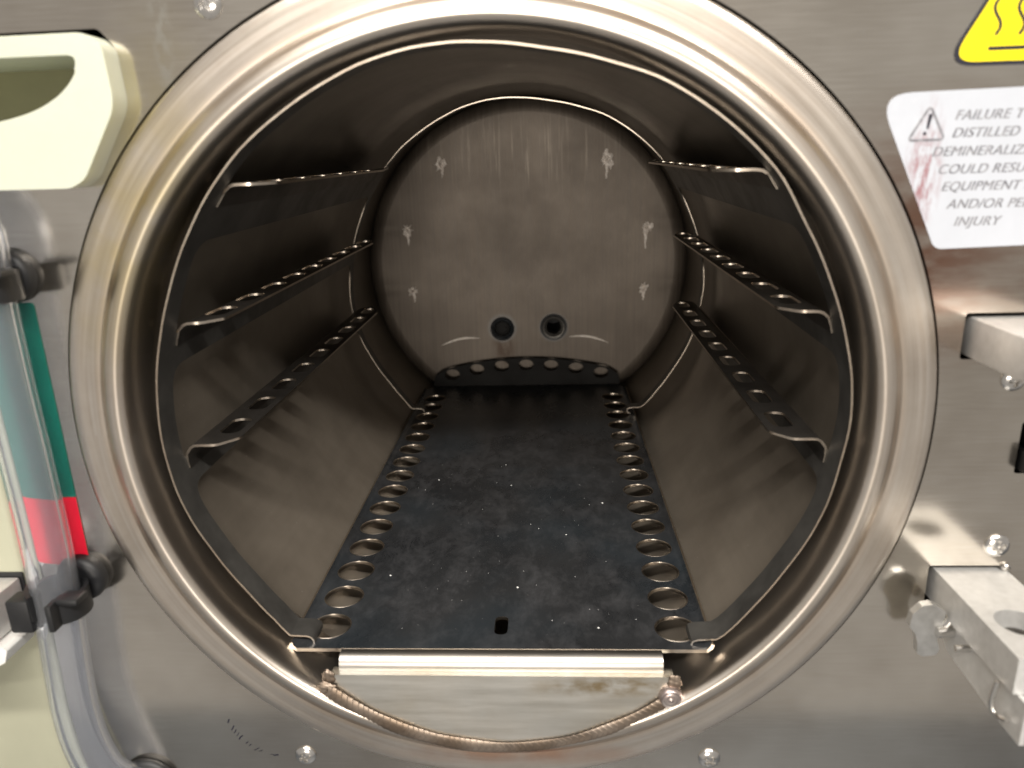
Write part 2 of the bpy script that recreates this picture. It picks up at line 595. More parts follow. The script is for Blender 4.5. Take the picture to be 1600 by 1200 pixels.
PY = 3.0      # front face of the panel
tank_cut = rounded([(-320, 87.5), (-131.5, 86.8), (-126.5, 89), (-112.6, 110), (-113.4, 128), (-118, 133.2), (-320, 131)], [0, 3, 2, 4, 3, 3, 0])
slot_lower = rounded([(157.2, -77), (186, -77), (186, -55.2), (157.2, -55.2)], 1.2)
slot_upper = rounded([(156.8, 22.5), (190, 22.5), (190, 38.2), (156.8, 38.2)], 1.2)
slot_catch = rounded([(181, -19), (200, -19), (200, 0), (181, 0)], 1.2)
bm = bmesh.new()
sheet(bm, [(-182, -205), (300, -205), (300, 300), (-330, 300), (-330, 84.0), (-182, 84.0)],
      [circle2(0, 0, 151.9, 192), slot_lower, slot_upper, slot_catch,
       rounded([(-181, 87.5), (-131.5, 86.8), (-126.5, 89), (-112.6, 110), (-113.4, 128), (-118, 133.2), (-325, 131), (-325, 87.5)], [0, 3, 2, 4, 3, 3, 0, 0])],
      1.4, lambda u, v, t: (u, PY + t, v), face_mi=0, rim_mi=0)
finish('front_panel', bm, 'panel', auto)

bm = bmesh.new()   # the dark body behind the panel
add_poly(bm, [(-330, 5.5, -204), (300, 5.5, -204), (300, 5.5, 300), (-330, 5.5, 300), (-330, 430, -204), (300, 430, -204), (300, 430, 300), (-330, 430, 300)],
         [(4, 5, 6, 7), (0, 1, 5, 4), (1, 2, 6, 5), (2, 3, 7, 6), (3, 0, 4, 7)])
finish('casing', bm, 'void', auto)

bm = bmesh.new()   # pale side cover beside the steel
box(bm, (-330, 0.5, -204), (-182.6, 40, 83.4), 3, 4)
finish('side_cover', bm, 'cover', auto, label='aged cream plastic cover at the left of the steel panel')

prof = catmull([(151.0, 12), (150.9, 4), (150.6, 1.8), (149.8, 0.9), (147.5, 0.35), (144, 0.25), (141.0, 0.1), (139.6, 0.1), (138.7, 0.1), (137.8, -0.4), (136.0, -1.8), (133.9, -2.5), (131.9, -2.4), (130.4, -1.1), (129.6, 1.2), (129.3, 4.5), (129.2, 9), (129.2, 13), (129.3, 18), (131.0, 25), (133.0, 33)], 5)
bm = bmesh.new()
revolve(bm, prof, 192)
ring = finish('chamber_ring', bm, 'ring', auto, 60)

prof = [(133.0, 33.0)] + [(133.0 + 2.0 * (y - 33) / 366, y) for y in range(45, 396, 12)] + [(135.0, 399)]
bm = bmesh.new()
revolve(bm, prof, 160)
for v in bm.verts:      # the barrel rises a little towards its back
    v.co.x += 2.0 * (v.co.y - 33) / 350
    v.co.z += 3.4 * (v.co.y - 33) / 350
finish('chamber_barrel', bm, 'bore', auto, 60)

bm = bmesh.new()
sheet(bm, circle2(2.0, 3.4, 122.5, 160), [circle2(-20.2, -49.4, 7.0, 32), circle2(23.9, -48.8, 6.4, 32)], 2.0, lambda u, v, t: (u, 382 + t, v), rim_mi=0)
revolve(bm, [(122.4, 382)] + [(122.5 + 12.3 * math.sin(k / 10 * PI / 2), 396 - 14 * math.cos(k / 10 * PI / 2)) for k in range(1, 11)], 160, (2.0, 3.4))
finish('back_wall', bm, 'back', auto, 50)

# ports in the back wall
bm = bmesh.new()
revolve(bm, [(10.4, 382.2), (10.2, 380.6), (9.4, 380.0), (8.4, 380.4), (7.8, 381.4), (7.0, 381.8), (6.9, 392)], 40, (-20.2, -49.4))
p1 = finish('port', bm, 'tray', auto, label='chamber port closed with a square-drive plug')
bm = bmesh.new()
revolve(bm, [(6.85, 384.0), (6.3, 382.6), (5.8, 382.3), (0.02, 382.3)], 32, (-20.2, -49.4))
q = 4.2
add_poly(bm, [(-20.2 + dx * q, yy, -49.4 + dz * q) for yy in (381.3, 382.4) for dx, dz in ((1, 0), (0, 1), (-1, 0), (0, -1))],
         [(3, 2, 1, 0), (0, 1, 5, 4), (1, 2, 6, 5), (2, 3, 7, 6), (3, 0, 4, 7)])
finish('plug', bm, 'blackened', p1)
bm = bmesh.new()
revolve(bm, [(10.0, 382.2), (9.8, 380.4), (9.0, 379.7), (8.0, 379.8), (7.2, 380.6), (6.5, 381.4), (6.3, 394)], 40, (23.9, -48.8))
p2 = finish('port', bm, 'rack', auto, label='open black chamber port with a grey collar')
bm = bmesh.new()
revolve(bm, [(9.95, 381.9), (11.6, 381.6), (11.7, 382.1)], 40, (23.9, -48.8))
finish('gasket', bm, 'black', p2)
bm = bmesh.new()
revolve(bm, [(6.25, 393.0), (6.2, 425.0), (0.02, 425.0)], 24, (23.9, -48.8))
finish('outlet', bm, 'void', p2)

# crusts of scale on the back wall, each with a run below it
for k, (x, z, s, dr) in enumerate([(-66.1, 87.7, 5.6, 7), (68.2, 88.3, 7.2, 11), (-96.5, 35.9, 5.2, 10), (101.0, 33.5, 5.8, 14), (-95.7, -15.2, 4.6, 7), (99.5, -16.7, 5.0, 7)]):
    bm = bmesh.new()
    r2 = random.Random(20 + k)
    rings, N = 5, 22
    jag = [0.55 + 0.75 * r2.random() ** 1.5 for _ in range(N)]
    rows = []
    for i in range(rings + 1):
        f = i / rings
        row = []
        for j in range(N):
            a = 2 * PI * j / N
            rr = s * f * (0.5 + 0.5 * jag[j] if i < rings else jag[j])
            h = 1.9 * (1 - f ** 2) * (0.3 + 1.3 * r2.random())
            row.append((x + rr * math.cos(a) * 0.82, 381.9 - h, z + rr * math.sin(a)))
        rows.append([bm.verts.new(p) for p in row])
    for i in range(rings):
        for j in range(N):
            bm.faces.new((rows[i][j], rows[i][(j + 1) % N], rows[i + 1][(j + 1) % N], rows[i + 1][j]))
    n = 9
    L, Rr = [], []
    xd = x + (r2.random() - 0.5) * 3
    for i in range(n):
        t = i / (n - 1)
        wd = (1 - t) * 0.9 + 0.15 + 0.4 * r2.random()
        xo = xd + r2.uniform(-0.4, 0.4)
        zz = z - s * 0.6 - dr * t
        L.append(bm.verts.new((xo - wd, 381.95, zz)))
        Rr.append(bm.verts.new((xo + wd, 381.5, zz)))
    for i in range(n - 1):
        bm.faces.new((L[i], Rr[i], Rr[i + 1], L[i + 1]))
    finish('scale_crust', bm, 'scale', auto, 20)
for x, sgn in ((-56.8, 1), (54.0, -1)):     # two pale curved smears of scale low on the wall
    bm = bmesh.new()
    r2 = random.Random(5 + int(x))
    T, Bt = [], []
    for i in range(26):
        t = i / 25
        xx = x + (t - 0.5) * 34
        zz = -60.5 + sgn * (t - 0.5) * 6 + 2.5 * math.sin(t * PI)
        h = math.sin(PI * t) ** 0.7 * (0.9 + 0.5 * r2.random()) + 0.1
        T.append(bm.verts.new((xx, 381.7, zz + h)))
        Bt.append(bm.verts.new((xx, 381.9, zz - h * 0.5)))
    for i in range(25):
        bm.faces.new((T[i], T[i + 1], Bt[i + 1], Bt[i]))
    finish('scale_smear', bm, 'scale', auto, 20)

# dam plate welded across the bottom of the mouth
arc = []
for i in range(41):
    a = math.radians(-123.2 + (64.2) * i / 40)
    rr = 128.2 + 4.4 * math.sin(PI * i / 40)
    arc.append((rr * math.cos(a), rr * math.sin(a)))
out = [(66.5, -102.6), (-68.0, -102.2)] + arc
bm = bmesh.new()
prism_y(bm, out, -2.6, 2.4, bev=1.6, seg=4)
for v in bm.verts:
    v.co.y += (v.co.z + 132.5) / 30 * 3.4
finish('dam_plate', bm, 'dam', auto)


def weld_path(pts, r, ripple, pitch, name, mat, seed):
    r2 = random.Random(seed)
    P = Path2.__new__(Path2)
    pts = [Vector(p) for p in pts]
    cum = [0.0]
    for a, b in zip(pts, pts[1:]):
        cum.append(cum[-1] + (b - a).length)
    bmw = bmesh.new()
    n, N = 16, int(cum[-1] / 0.22)
    rows = []
    k = 0
    ph, jit = 0.0, 1.0
    for i in range(N + 1):
        rowv = []
        for j in range(n):
            a = 2 * PI * j / n
            s = cum[-1] * i / N + 1.7 * (1 - abs(math.cos(a)))       # chevrons: the crest lags behind
            s = min(max(s, 0), cum[-1])
            k = 0
            while k < len(cum) - 2 and cum[k + 1] < s:
                k += 1
            t = (s - cum[k]) / max(cum[k + 1] - cum[k], 1e-6)
            p = pts[k].lerp(pts[k + 1], t)
            d = (pts[min(k + 1, len(pts) - 1)] - pts[max(k - 1, 0)]).normalized()
            sx = d.cross(Vector((0, -1, 0))).normalized()
            u = (cum[-1] * i / N) / pitch + 0.25 * math.sin(i * 0.013 + seed) + 0.18 * math.sin(i * 0.071)
            fr = u - math.floor(u)
            rr = r * (1 + 0.14 * math.sin(i * 0.008 + seed) + 0.07 * math.sin(i * 0.05) + 0.05 * math.sin(i * 0.021 + 2)) + ripple * (fr ** 2 - 0.4)
            rowv.append(bmw.verts.new(p + sx * math.cos(a) * rr + Vector((0, -1, 0)) * math.sin(a) * (rr * 0.20 + (rr - r) * 0.5)))
        rows.append(rowv)
    for a, b in zip(rows, rows[1:]):
        for j in range(n):
            bmw.faces.new((a[j], a[(j + 1) % n], b[(j + 1) % n], b[j]))
    for row in (rows[0], rows[-1]):
        bmw.faces.new(row)
    return finish(name, bmw, mat, auto, 80)


wp = [(x * 1.002, -3.2 + max(0, (z + 132.5) / 26 * 2.3), z * 1.002) for x, z in arc]
weld_path(wp, 2.7, 0.22, 2.4, 'weld_bead', 'weld', 1)


def weld_blob(cx, cy, cz, rx, ry, rz, seed, mat='weld_clean'):
    b3 = bmesh.new()
    bmesh.ops.create_icosphere(b3, subdivisions=4, radius=1.0)
    for v in b3.verts:
        n_ = v.co.copy()
        k_ = 1 + 0.10 * math.sin(5 * n_.x + seed) + 0.08 * math.sin(7 * n_.z + 2 * seed) + 0.05 * math.sin(13 * n_.z + 4 * n_.x) + 0.04 * math.sin(17 * n_.x - seed)
        v.co = Vector((cx + n_.x * rx * k_, cy + n_.y * ry * k_, cz + n_.z * rz * k_))
    finish('weld_blob', b3, mat, auto, 80)


weld_blob(-69.0, 0.6, -103.4, 2.6, 0.8, 4.0, 2, 'weld')
weld_blob(-70.0, -0.9, -107.0, 3.8, 0.8, 2.8, 3, 'weld')
weld_blob(66.6, 0.5, -105.0, 2.8, 0.8, 3.6, 4, 'weld')
# closing blob of the weld, rings one inside the other
bm = bmesh.new()
revolve(bm, [(4.8, 0.5), (4.5, -1.6), (3.7, -2.4), (3.2, -2.1), (2.7, -2.2), (2.0, -2.7), (1.5, -2.4), (1.1, -2.5), (0.02, -2.9)], 28, (65.2, -110.6))
finish('weld_crater', bm, 'weld_clean', auto, 70)

# ------------------------------------------------------------------ rack
rack = thing('tray_rack', 'dark stainless tray rack with three pairs of perforated rails lining the chamber', 'rack', (0, 160, -96))
RT = [(-46, 126.9), (-38.6, 126), (-30.8, 125.9), (-20.6, 127), (-15.8, 127.3), (-8.3, 127), (-1.2, 127.7), (5.2, 127.3), (13.8, 126.2), (22.5, 125.6), (32.5, 125.8), (42, 128),
      (47.4, 129), (50, 129.2), (56, 128.8), (63, 127.9), (71.5, 126.6), (81, 126.1), (89, 126.8), (94.6, 127.5), (102, 128), (108, 127.9), (114, 127.3), (122.6, 126.8), (130, 126.8),
      (137.5, 126.1), (146.8, 125), (157, 124.3), (163.8, 124.5), (172.9, 125.4), (185.1, 126.6), (193.6, 127), (198.6, 126.6), (205.5, 125.5), (215.2, 124.9), (222.3, 125.7), (226.3, 127)]


def rack_r(th):
    for (a, ra), (b, rb) in zip(RT, RT[1:]):
        if th <= b:
            t = (th - a) / (b - a)
            t = max(0, min(1, t))
            t = t * t * (3 - 2 * t) * 0.5 + t * 0.5
            return min(ra + (rb - ra) * t, 127.9)
    return RT[-1][1]


def rk(th):
    a = math.radians(th)
    return (rack_r(th) * math.cos(a), rack_r(th) * math.sin(a))


TH = [-46.3 + (226.6 + 46.3) * i / 136 for i in range(137)]
footR = [(78.3, -98.2), (76.4, -97.6), (75.2, -96.3), (75.6, -94.9), (77.4, -94.2), (84.8, -93.8)]
footL = [(-86.6, -92.6), (-79.8, -92.9), (-78.4, -93.6), (-77.7, -94.6), (-77.7, -96.2)]
body = [rk(t) for t in TH]
path_pts = footR + body + footL
RP = Path2(path_pts)
U0, U1 = 0.0, RP.L
nR = len(footR)


def u_of(th):
    i = (th - TH[0]) / (TH[1] - TH[0])
    k = int(i)
    k = max(0, min(k, len(TH) - 2))
    s = RP.s[nR + k]
    return s + (RP.s[nR + k + 1] - s) * (i - k)


Y0, Y1, Y2, Y3 = 12.0, 23.5, 288.0, 297.0
strip = [(40.6, 31.6), (14.8, 8.6), (-8.4, -13.6)]          # top and bottom angle of each side strip, right side
uA, uB = u_of(-13.6), u_of(180 + 13.6)
outer = rounded([(U0, Y0), (U1, Y0), (U1, Y1), (uB, Y1), (uB, Y2), (U1, Y2), (U1, Y3), (U0, Y3), (U0, Y2), (uA, Y2), (uA, Y1), (U0, Y1)],
                [0, 0, 1, 8, 8, 1, 0, 0, 1, 8, 8, 1], 6)
holes = []
for top, bot in ((31.6, 14.8), (8.6, -8.4)):
    for side in (0, 1):
        a, b = (u_of(bot), u_of(top)) if side == 0 else (u_of(180 - top), u_of(180 - bot))
        rr = [1.2, 9, 9, 1.2] if side == 0 else [9, 1.2, 1.2, 9]
        pts = [(a, Y1), (b, Y1), (b, Y2), (a, Y2)]
        holes.append(rounded(pts, rr, 6))
a, b = u_of(40.6), u_of(139.4)
holes.append(rounded([(a, Y1), (b, Y1), (b, Y2), (a, Y2)], 1.2, 4))
bm = bmesh.new()


def rack_map(u, v, t):
    p = RP.at(u, t)
    k = (v - Y0) / 276.0
    return (p.x * (1 + 0.006 * k) + 2.2 * k, v, p.y + 3.2 * k)


sheet(bm, outer, holes, 0.7, rack_map, ucuts=RP.s[1:-1], vcuts=())
finish('rack_frame', bm, ['rack', 'edge'], rack, 35)

for th, tip, zt in ((40.6, 77.0, 85.4), (14.8, 104.0, 35.6), (-8.4, 105.0, -13.6)):
    for side in (1, -1):
        T = th if side == 1 else 180 - th
        x, z = rk(T)
        x2, z2 = rk(T - 2.4 * side)
        xb = abs(x)
        pp = [(x2, z2), ((x + x2) / 2, (z + z2) / 2), (x - side * 0.5, z + 0.8), (side * (xb - 1.4), z + (zt - z) * 0.45), (side * (xb - 2.7), z + (zt - z) * 0.78), (side * (xb - 4.3), zt - 0.15),
              (side * (xb - 6.5), zt), (side * tip, zt)]
        P = Path2(pp)
        Lp = P.L
        out = rounded([(0, 25.0), (Lp - 7, 25.0), (Lp, 33.0), (Lp, 277.0), (Lp - 7, 296.0), (Lp - 9, 297.0), (6.2, 287.4), (0, 287.4)], [0, 5, 4, 6, 3, 1, 1, 0], 4)
        if zt > 80:
            out = rounded([(0, 25.0), (Lp - 7, 25.0), (Lp, 33.0), (Lp, 205.0), (Lp - 13, 280.0), (6.2, 287.4), (0, 287.4)], [0, 5, 4, 6, 3, 1, 0], 4)
        hl = [slot2(Lp - 7.4, 46 + 29.4 * k, 8.6, 18.0, 4.2) for k in range(6 if zt > 80 else 9)]
        bm = bmesh.new()
        off = 0.05 if side == 1 else -0.05
        sheet(bm, out, hl, 1.0 * side, lambda u, v, t: (lambda q: (q.x + 2.2 * (v - 12) / 276, v, q.y + 2.0 * (v - 12) / 276))(P.at(u, t + off)), ucuts=P.s[1:-1])
        finish('shelf_rail', bm, ['rail', 'edge'], rack, 35)

# ------------------------------------------------------------------ floor tray
tray = thing('floor_tray', 'dark blue-black perforated floor tray with bright rolled front lip at the chamber bottom', 'tray', (0, 185, -97))
TZ = -96.0
TP = Path2([(-86.0, TZ + 1.9), (-85.2, TZ + 0.7), (-83.8, TZ), (-60, TZ), (0, TZ), (60, TZ), (80.6, TZ), (81.8, TZ + 0.7), (82.6, TZ + 1.9)])
TF, TB = 9.0, 367.5
off = 86.0 - 83.8 + 0.35
ux = lambda x: x + 83.8 + TP.s[2]
out = rounded([(0, TF + 1.5), (3, TF), (TP.L - 3, TF), (TP.L, TF + 1.5), (TP.L, TB - 12), (TP.L - 8, TB), (8, TB), (0, TB - 12)], [1, 1, 1, 1, 5, 5, 5, 5], 4)
hl = [circle2(ux(-73.9), 24.0 + 22.1 * k, 8.4, 28) for k in range(15)] + [circle2(ux(70.6), 22.6 + 22.1 * k, 8.4, 28) for k in range(15)]
hl.append(slot2(ux(-1.5), 24.6, 5.6, 12.5, 2.7))
bm = bmesh.new()
sheet(bm, out, hl, -1.5, lambda u, v, t: (lambda q: (q.x, v, q.y))(TP.at(u, t)), ucuts=TP.s[1:-1])
for lp in hl[:30]:
    cx = sum(p[0] for p in lp) / len(lp) - ux(0)
    cy = sum(p[1] for p in lp) / len(lp)
    rows = []
    for rr, h in ((8.25, -1.2), (8.25, -0.1), (8.35, 0.14), (8.5, 0.2), (8.65, 0.14), (8.8, 0.004)):
        rows.append([bm.verts.new((cx + rr * math.cos(2 * PI * i / 32), cy + rr * math.sin(2 * PI * i / 32), TZ + h)) for i in range(32)])
    for k in range(5):
        for i in range(32):
            bm.faces.new((rows[k][i], rows[k][(i + 1) % 32], rows[k + 1][(i + 1) % 32], rows[k + 1][i])).material_index = 1
finish('tray_floor', bm, ['tray', 'edge'], tray, 35)
# rolled front lip
LP = Path2([(9.4, TZ - 0.1), (7.6, TZ - 0.2), (5.9, TZ - 0.8), (4.6, TZ - 1.8), (3.8, TZ - 3.2), (3.4, TZ - 4.8), (3.4, TZ - 6.6), (3.7, TZ - 8.2), (4.4, TZ - 9.4), (5.6, TZ - 10.1)])
bm = bmesh.new()
sheet(bm, rounded([(-65.2, 0), (62.8, 0), (62.8, LP.L), (-65.2, LP.L)], [0, 0, 2, 5], 5), [], -1.0, lambda u, v, t: (lambda q: (u, q.x, q.y))(LP.at(v, -t)), vcuts=LP.s[1:-1], rim_mi=0)
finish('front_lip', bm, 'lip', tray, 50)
# perforated upturned end, leaning over the tray
bm = bmesh.new()
Hh = lambda x: 22.0 * (1 - (x / 95.0) ** 2 * 0.72)
top = [(79 - 158 * i / 30, Hh(79 - 158 * i / 30) - (3.5 if i in (0, 30) else (1.0 if i in (1, 29) else 0))) for i in range(31)]
o2 = [(-80, 0.0), (80, 0.0)] + top
hl = [circle2(-63.6 + 21.3 * k, 16.4 - ((k - 3) / 3.0) ** 2 * 7.2, 6.4, 24, 4.4) for k in range(7)]
sheet(bm, o2, hl, 1.0, lambda u, v, t: (u - 0.5, TB + v * 0.32 + t, TZ + 0.1 + v))
finish('end_flange', bm, ['blackened', 'blackened'], tray, 35, label='upturned perforated far end of the tray')

# specks of grit on the tray
bm = bmesh.new()
r2 = random.Random(3)
for i in range(85):
    y = 22 + 175 * (r2.random() ** 1.2)
    x = r2.uniform(-60, 58)
    if abs(x + 1.5) < 4 and y < 33:
        continue
    s = 0.10 + 0.22 * r2.random() ** 3
    if i < 7:
        s = 0.4 + 0.3 * r2.random()
    v, f = add_poly(bm, [(x + s * r2.uniform(.6, 1.3), y, TZ + 0.02), (x - s, y + s * r2.uniform(.2, 1), TZ + 0.02), (x - s * .2, y - s, TZ + 0.02), (x, y, TZ + s * 0.9)], [(0, 1, 3), (1, 2, 3), (2, 0, 3)])
o = finish('grit', bm, 'debris', None, 20, kind='stuff')
o['label'] = 'white specks of grit scattered over the dark tray'
o['category'] = 'grit'


# ------------------------------------------------------------------ panel screws
def screw(x, z, r=3.7, y=PY, turn=0.3, parent=None, name='panel_screw'):
    bm = bmesh.new()
    N, K = 40, 14
    rows = []
    ct, st_ = math.cos(turn), math.sin(turn)
    for i in range(K + 1):
        f = i / K
        row = []
        for j in range(N):
            a = 2 * PI * j / N
            px, pz = f * r * math.cos(a), f * r * math.sin(a)
            h = 1.9 * math.sqrt(max(0, 1 - (f * 0.96) ** 2.4))
            qx, qz = px * ct + pz * st_, -px * st_ + pz * ct
            arm = r * 0.52
            if (abs(qx) < r * 0.15 and abs(qz) < arm) or (abs(qz) < r * 0.15 and abs(qx) < arm):
                h -= 1.1
            row.append(bm.verts.new((x + px, y - h, z + pz)))
        rows.append(row)
    for i in range(K):
        for j in range(N):
            bm.faces.new((rows[i][j], rows[i][(j + 1) % N], rows[i + 1][(j + 1) % N], rows[i + 1][j]))
    revolve(bm, [(r, y - 0.5), (r * 1.02, y + 0.4)], N, (x, z))
    bmesh.ops.remove_doubles(bm, verts=bm.verts[:], dist=0.001)
    return finish(name, bm, 'screw', parent or auto, 35)


for x, z, t in ((-82.0, 138.8, 0.5), (-83.2, -143.6, 0.35), (82.2, -142.8, 0.8), (179.7, -47.0, 0.2)):
    screw(x, z, 4.4, PY, t)
screw(175.4, 15.3, 4.0, PY, 0.1)
screw(184.0, -55.5, 1.7, PY, 0.6)


# ------------------------------------------------------------------ stickers
def flat(name, outer, y0, mat, parent, t=0.25, label=None, holes=()):
    bm = bmesh.new()
    prism_y(bm, outer, y0, y0 + t, holes)
    return finish(name, bm, mat, parent, 30, label)


def stroke(bm, pts, wd, y0, t=0.04):
    """A flat printed line."""
    pts = [Vector(p) for p in pts]
    A, Bv = [], []
    for i, p in enumerate(pts):
        d = (pts[min(i + 1, len(pts) - 1)] - pts[max(i - 1, 0)]).normalized()
        nn = Vector((-d.y, d.x)) * wd / 2
        A.append(bm.verts.new((p.x + nn.x, y0, p.y + nn.y)))
        Bv.append(bm.verts.new((p.x - nn.x, y0, p.y - nn.y)))
    for i in range(len(pts) - 1):
        bm.faces.new((A[i], A[i + 1], Bv[i + 1], Bv[i]))


def tri(cx, zb, side, rad, k=8):
    h = side * 0.90
    return rounded([(cx - side / 2, zb), (cx + side / 2, zb), (cx, zb + h)], rad, k)


def offset_tri(cx, zb, side, ins, rad):
    return tri(cx, zb + ins, side - ins * 3.3, rad)


lab = flat('hot_surface_sign', tri(162.6, 113.4, 47.5, 5.5), PY - 0.3, 'ink', auto, label='yellow and black triangular hot surface sign')
flat('yellow_face', offset_tri(162.6, 113.4, 47.5, 1.15, 4.4), PY - 0.36, 'yellow', lab, 0.05)
bm = bmesh.new()
for xs in (151.8, 158.6, 165.4):
    pts = [(xs + 1.0 + 1.15 * math.sin((z - 121.6) * 0.62), z) for z in [121.6 + 0.5 * i for i in range(32)]]
    stroke(bm, pts, 1.0, PY - 0.4)
stroke(bm, [(151.3, 118.0), (174, 118.1)], 1.15, PY - 0.4)
finish('heat_symbol', bm, 'ink', lab, 30)

out = rounded([(121.0, 106.4), (143.6, 59.3), (186, 60.3), (208, 107.9)], [6.5, 4.0, 4.0, 6.5], 8)
lab = flat('water_notice', out, PY - 0.3, 'label', auto, label='worn white notice with grey slanted lettering and a red smear')
bm = bmesh.new()
tr = [(131.3, 92.6), (142.2, 92.7), (136.9, 102.6)]
stroke(bm, [(p[0], p[1]) for p in rounded(tr, 0.9, 5)] + [rounded(tr, 0.9, 5)[0]], 0.75, PY - 0.34)
finish('caution_outline', bm, 'grey_ink', lab, 30)
bm = bmesh.new()
add_poly(bm, [(136.4, PY - 0.34, 95.9), (137.1, PY - 0.34, 95.9), (137.9, PY - 0.34, 100.2), (136.7, PY - 0.34, 100.2)], [(0, 1, 2, 3)])
add_poly(bm, [(136.1 + 0.55 * math.cos(a * PI / 4), PY - 0.34, 94.6 + 0.55 * math.sin(a * PI / 4)) for a in range(8)], [tuple(range(8))])
finish('exclamation_mark', bm, 'ink', lab, 30)
for s, x, z in (('FAILURE TO USE', 144.4, 98.3), ('DISTILLED OR', 144.2, 93.2), ('DEMINERALIZED WATER', 138.9, 87.8), ('COULD RESULT IN', 141.3, 82.5), ('EQUIPMENT FAILURE', 143.1, 77.3),
                ('AND/OR PERSONAL', 145.6, 71.9), ('INJURY', 148.4, 66.5)):
    cu = bpy.data.curves.new('lettering', 'FONT')
    cu.body = s
    cu.size = 4.05
    cu.shear = 0.30
    cu.space_character = 1.06
    tmp = bpy.data.objects.new('lettering', cu)
    COL.objects.link(tmp)
    dg = bpy.context.evaluated_depsgraph_get()
    me0 = bpy.data.meshes.new_from_object(tmp.evaluated_get(dg))
    bpy.data.objects.remove(tmp)
    bm = bmesh.new()
    bm.from_mesh(me0)
    bpy.data.meshes.remove(me0)
    for v in bm.verts:
        v.co = Vector((x + v.co.x * 1.03, PY - 0.35, z + v.co.y))
    base = [v for v in bm.verts]
    geo = bm.verts[:] + bm.edges[:] + bm.faces[:]
    for k, dx in ((1, -0.11), (2, 0.11)):      # bolder strokes: the letter laid down again a hair to each side
        d = bmesh.ops.duplicate(bm, geom=geo)
        for v in d['geom']:
            if isinstance(v, bmesh.types.BMVert):
                v.co.x += dx
                v.co.y += 0.012 * k
    finish('lettering', bm, 'grey_ink', lab, 30)

lab = flat('level_strip', rounded([(-182.0, -52.6), (-157.4, -52.6), (-157.4, 48.2), (-182.0, 48.2)], 1.6), PY - 0.3, 'green', auto, label='green and red level strip behind the clear tube')
flat('red_band', rounded([(-182.02, -52.7), (-157.38, -52.7), (-157.38, -25.4), (-182.02, -25.4)], [1.6, 1.6, 0, 0]), PY - 0.36, 'red', lab, 0.05)

bm = bmesh.new()
r2 = random.Random(11)
for i in range(16):
    t = i / 15
    a = math.radians(200 + 62 * t)
    px, pz = -93 + 22 * math.cos(a), -118 + 26 * math.sin(a)
    if r2.random() < 0.3:
        continue
    n = 5
    ln = 1.2 + 1.6 * r2.random()
    pts = [(px + math.sin(-a) * -ln * (k / n - .5) + r2.uniform(-.12, .12), pz + math.cos(a) * ln * (k / n - .5) + r2.uniform(-.12, .12)) for k in range(n + 1)]
    stroke(bm, pts, 0.25 + 0.55 * r2.random(), PY - 0.03)
finish('scuff_mark', bm, 'ink', auto, 30, label='curved black scuff on the panel below the ring')

# ------------------------------------------------------------------ filler cup in its cut-out
bm = bmesh.new()
face = rounded([(-330, 86.4), (-131, 85.9), (-125.8, 88.4), (-112.0, 110), (-112.9, 127.6), (-118, 130.9), (-330, 128.6)], [0, 9, 14, 14, 8, 8, 0], 8)
mouth = [(-250, 103), (-250, 124.0)] + rounded([(-140, 124.5), (-120.6, 124.9), (-124.2, 117.2)], [0, 2.6, 0], 6)[1:-1] + \
    [(p.x, p.y) for p in catmull([(-122.6, 119.6), (-125.6, 116.2), (-130.5, 112.6), (-138, 109.2), (-149, 106.6), (-165, 104.6), (-250, 103.0)], 6)][:-1]
bm = bmesh.new()
prism_y(bm, face, -5.4, 26, [mouth], bev=5.2, seg=6)
cup = finish('filler_cup', bm, 'cream', auto, 50, label='glossy cream plastic filler cup set into the panel')
bm = bmesh.new()
sheet(bm, [(-250, 100), (-118, 100), (-118, 127), (-250, 127)], [], 1.0, lambda u, v, t: (u, 25.5 + t, v))
finish('cup_bottom', bm, 'olive', cup)

# ------------------------------------------------------------------ clear tube and its clips
TX, TY = -163.6, -8.2
centre = catmull([(-215, TY, 108), (-192, TY, 101), (-174, TY, 90), (-164.2, TY, 76), (-163.4, TY, 64), (-164.6, TY, 50), (-164.8, TY, 22), (-164.4, TY, -5), (-164.4, TY, -40), (-165.4, TY, -66), (-167.2, TY, -92), (-168.2, TY, -112),
                  (-166.8, TY, -130), (-162.6, TY + 1, -145), (-156.8, TY + 5, -153.5), (-152.6, TY + 12, -157), (-151.5, TY + 22, -158)], 7)
bm = bmesh.new()
centre = [Vector((p[0] - 0.2, p[1], p[2])) for p in centre]
ra = tube(bm, centre, 8.2, 32, cap=False)
rb = tube(bm, centre, 5.8, 32, cap=False)
for f in bm.faces:
    pass
for A, Bv in ((ra[0], rb[0]), (ra[-1], rb[-1])):
    for k in range(32):
        bm.faces.new((A[k], A[(k + 1) % 32], Bv[(k + 1) % 32], Bv[k]))
tb = finish('drain_tube', bm, 'vinyl', None, 60)
tb['label'] = 'clear flexible plastic tube clipped upright over the green and red strip'
tb['category'] = 'tube'


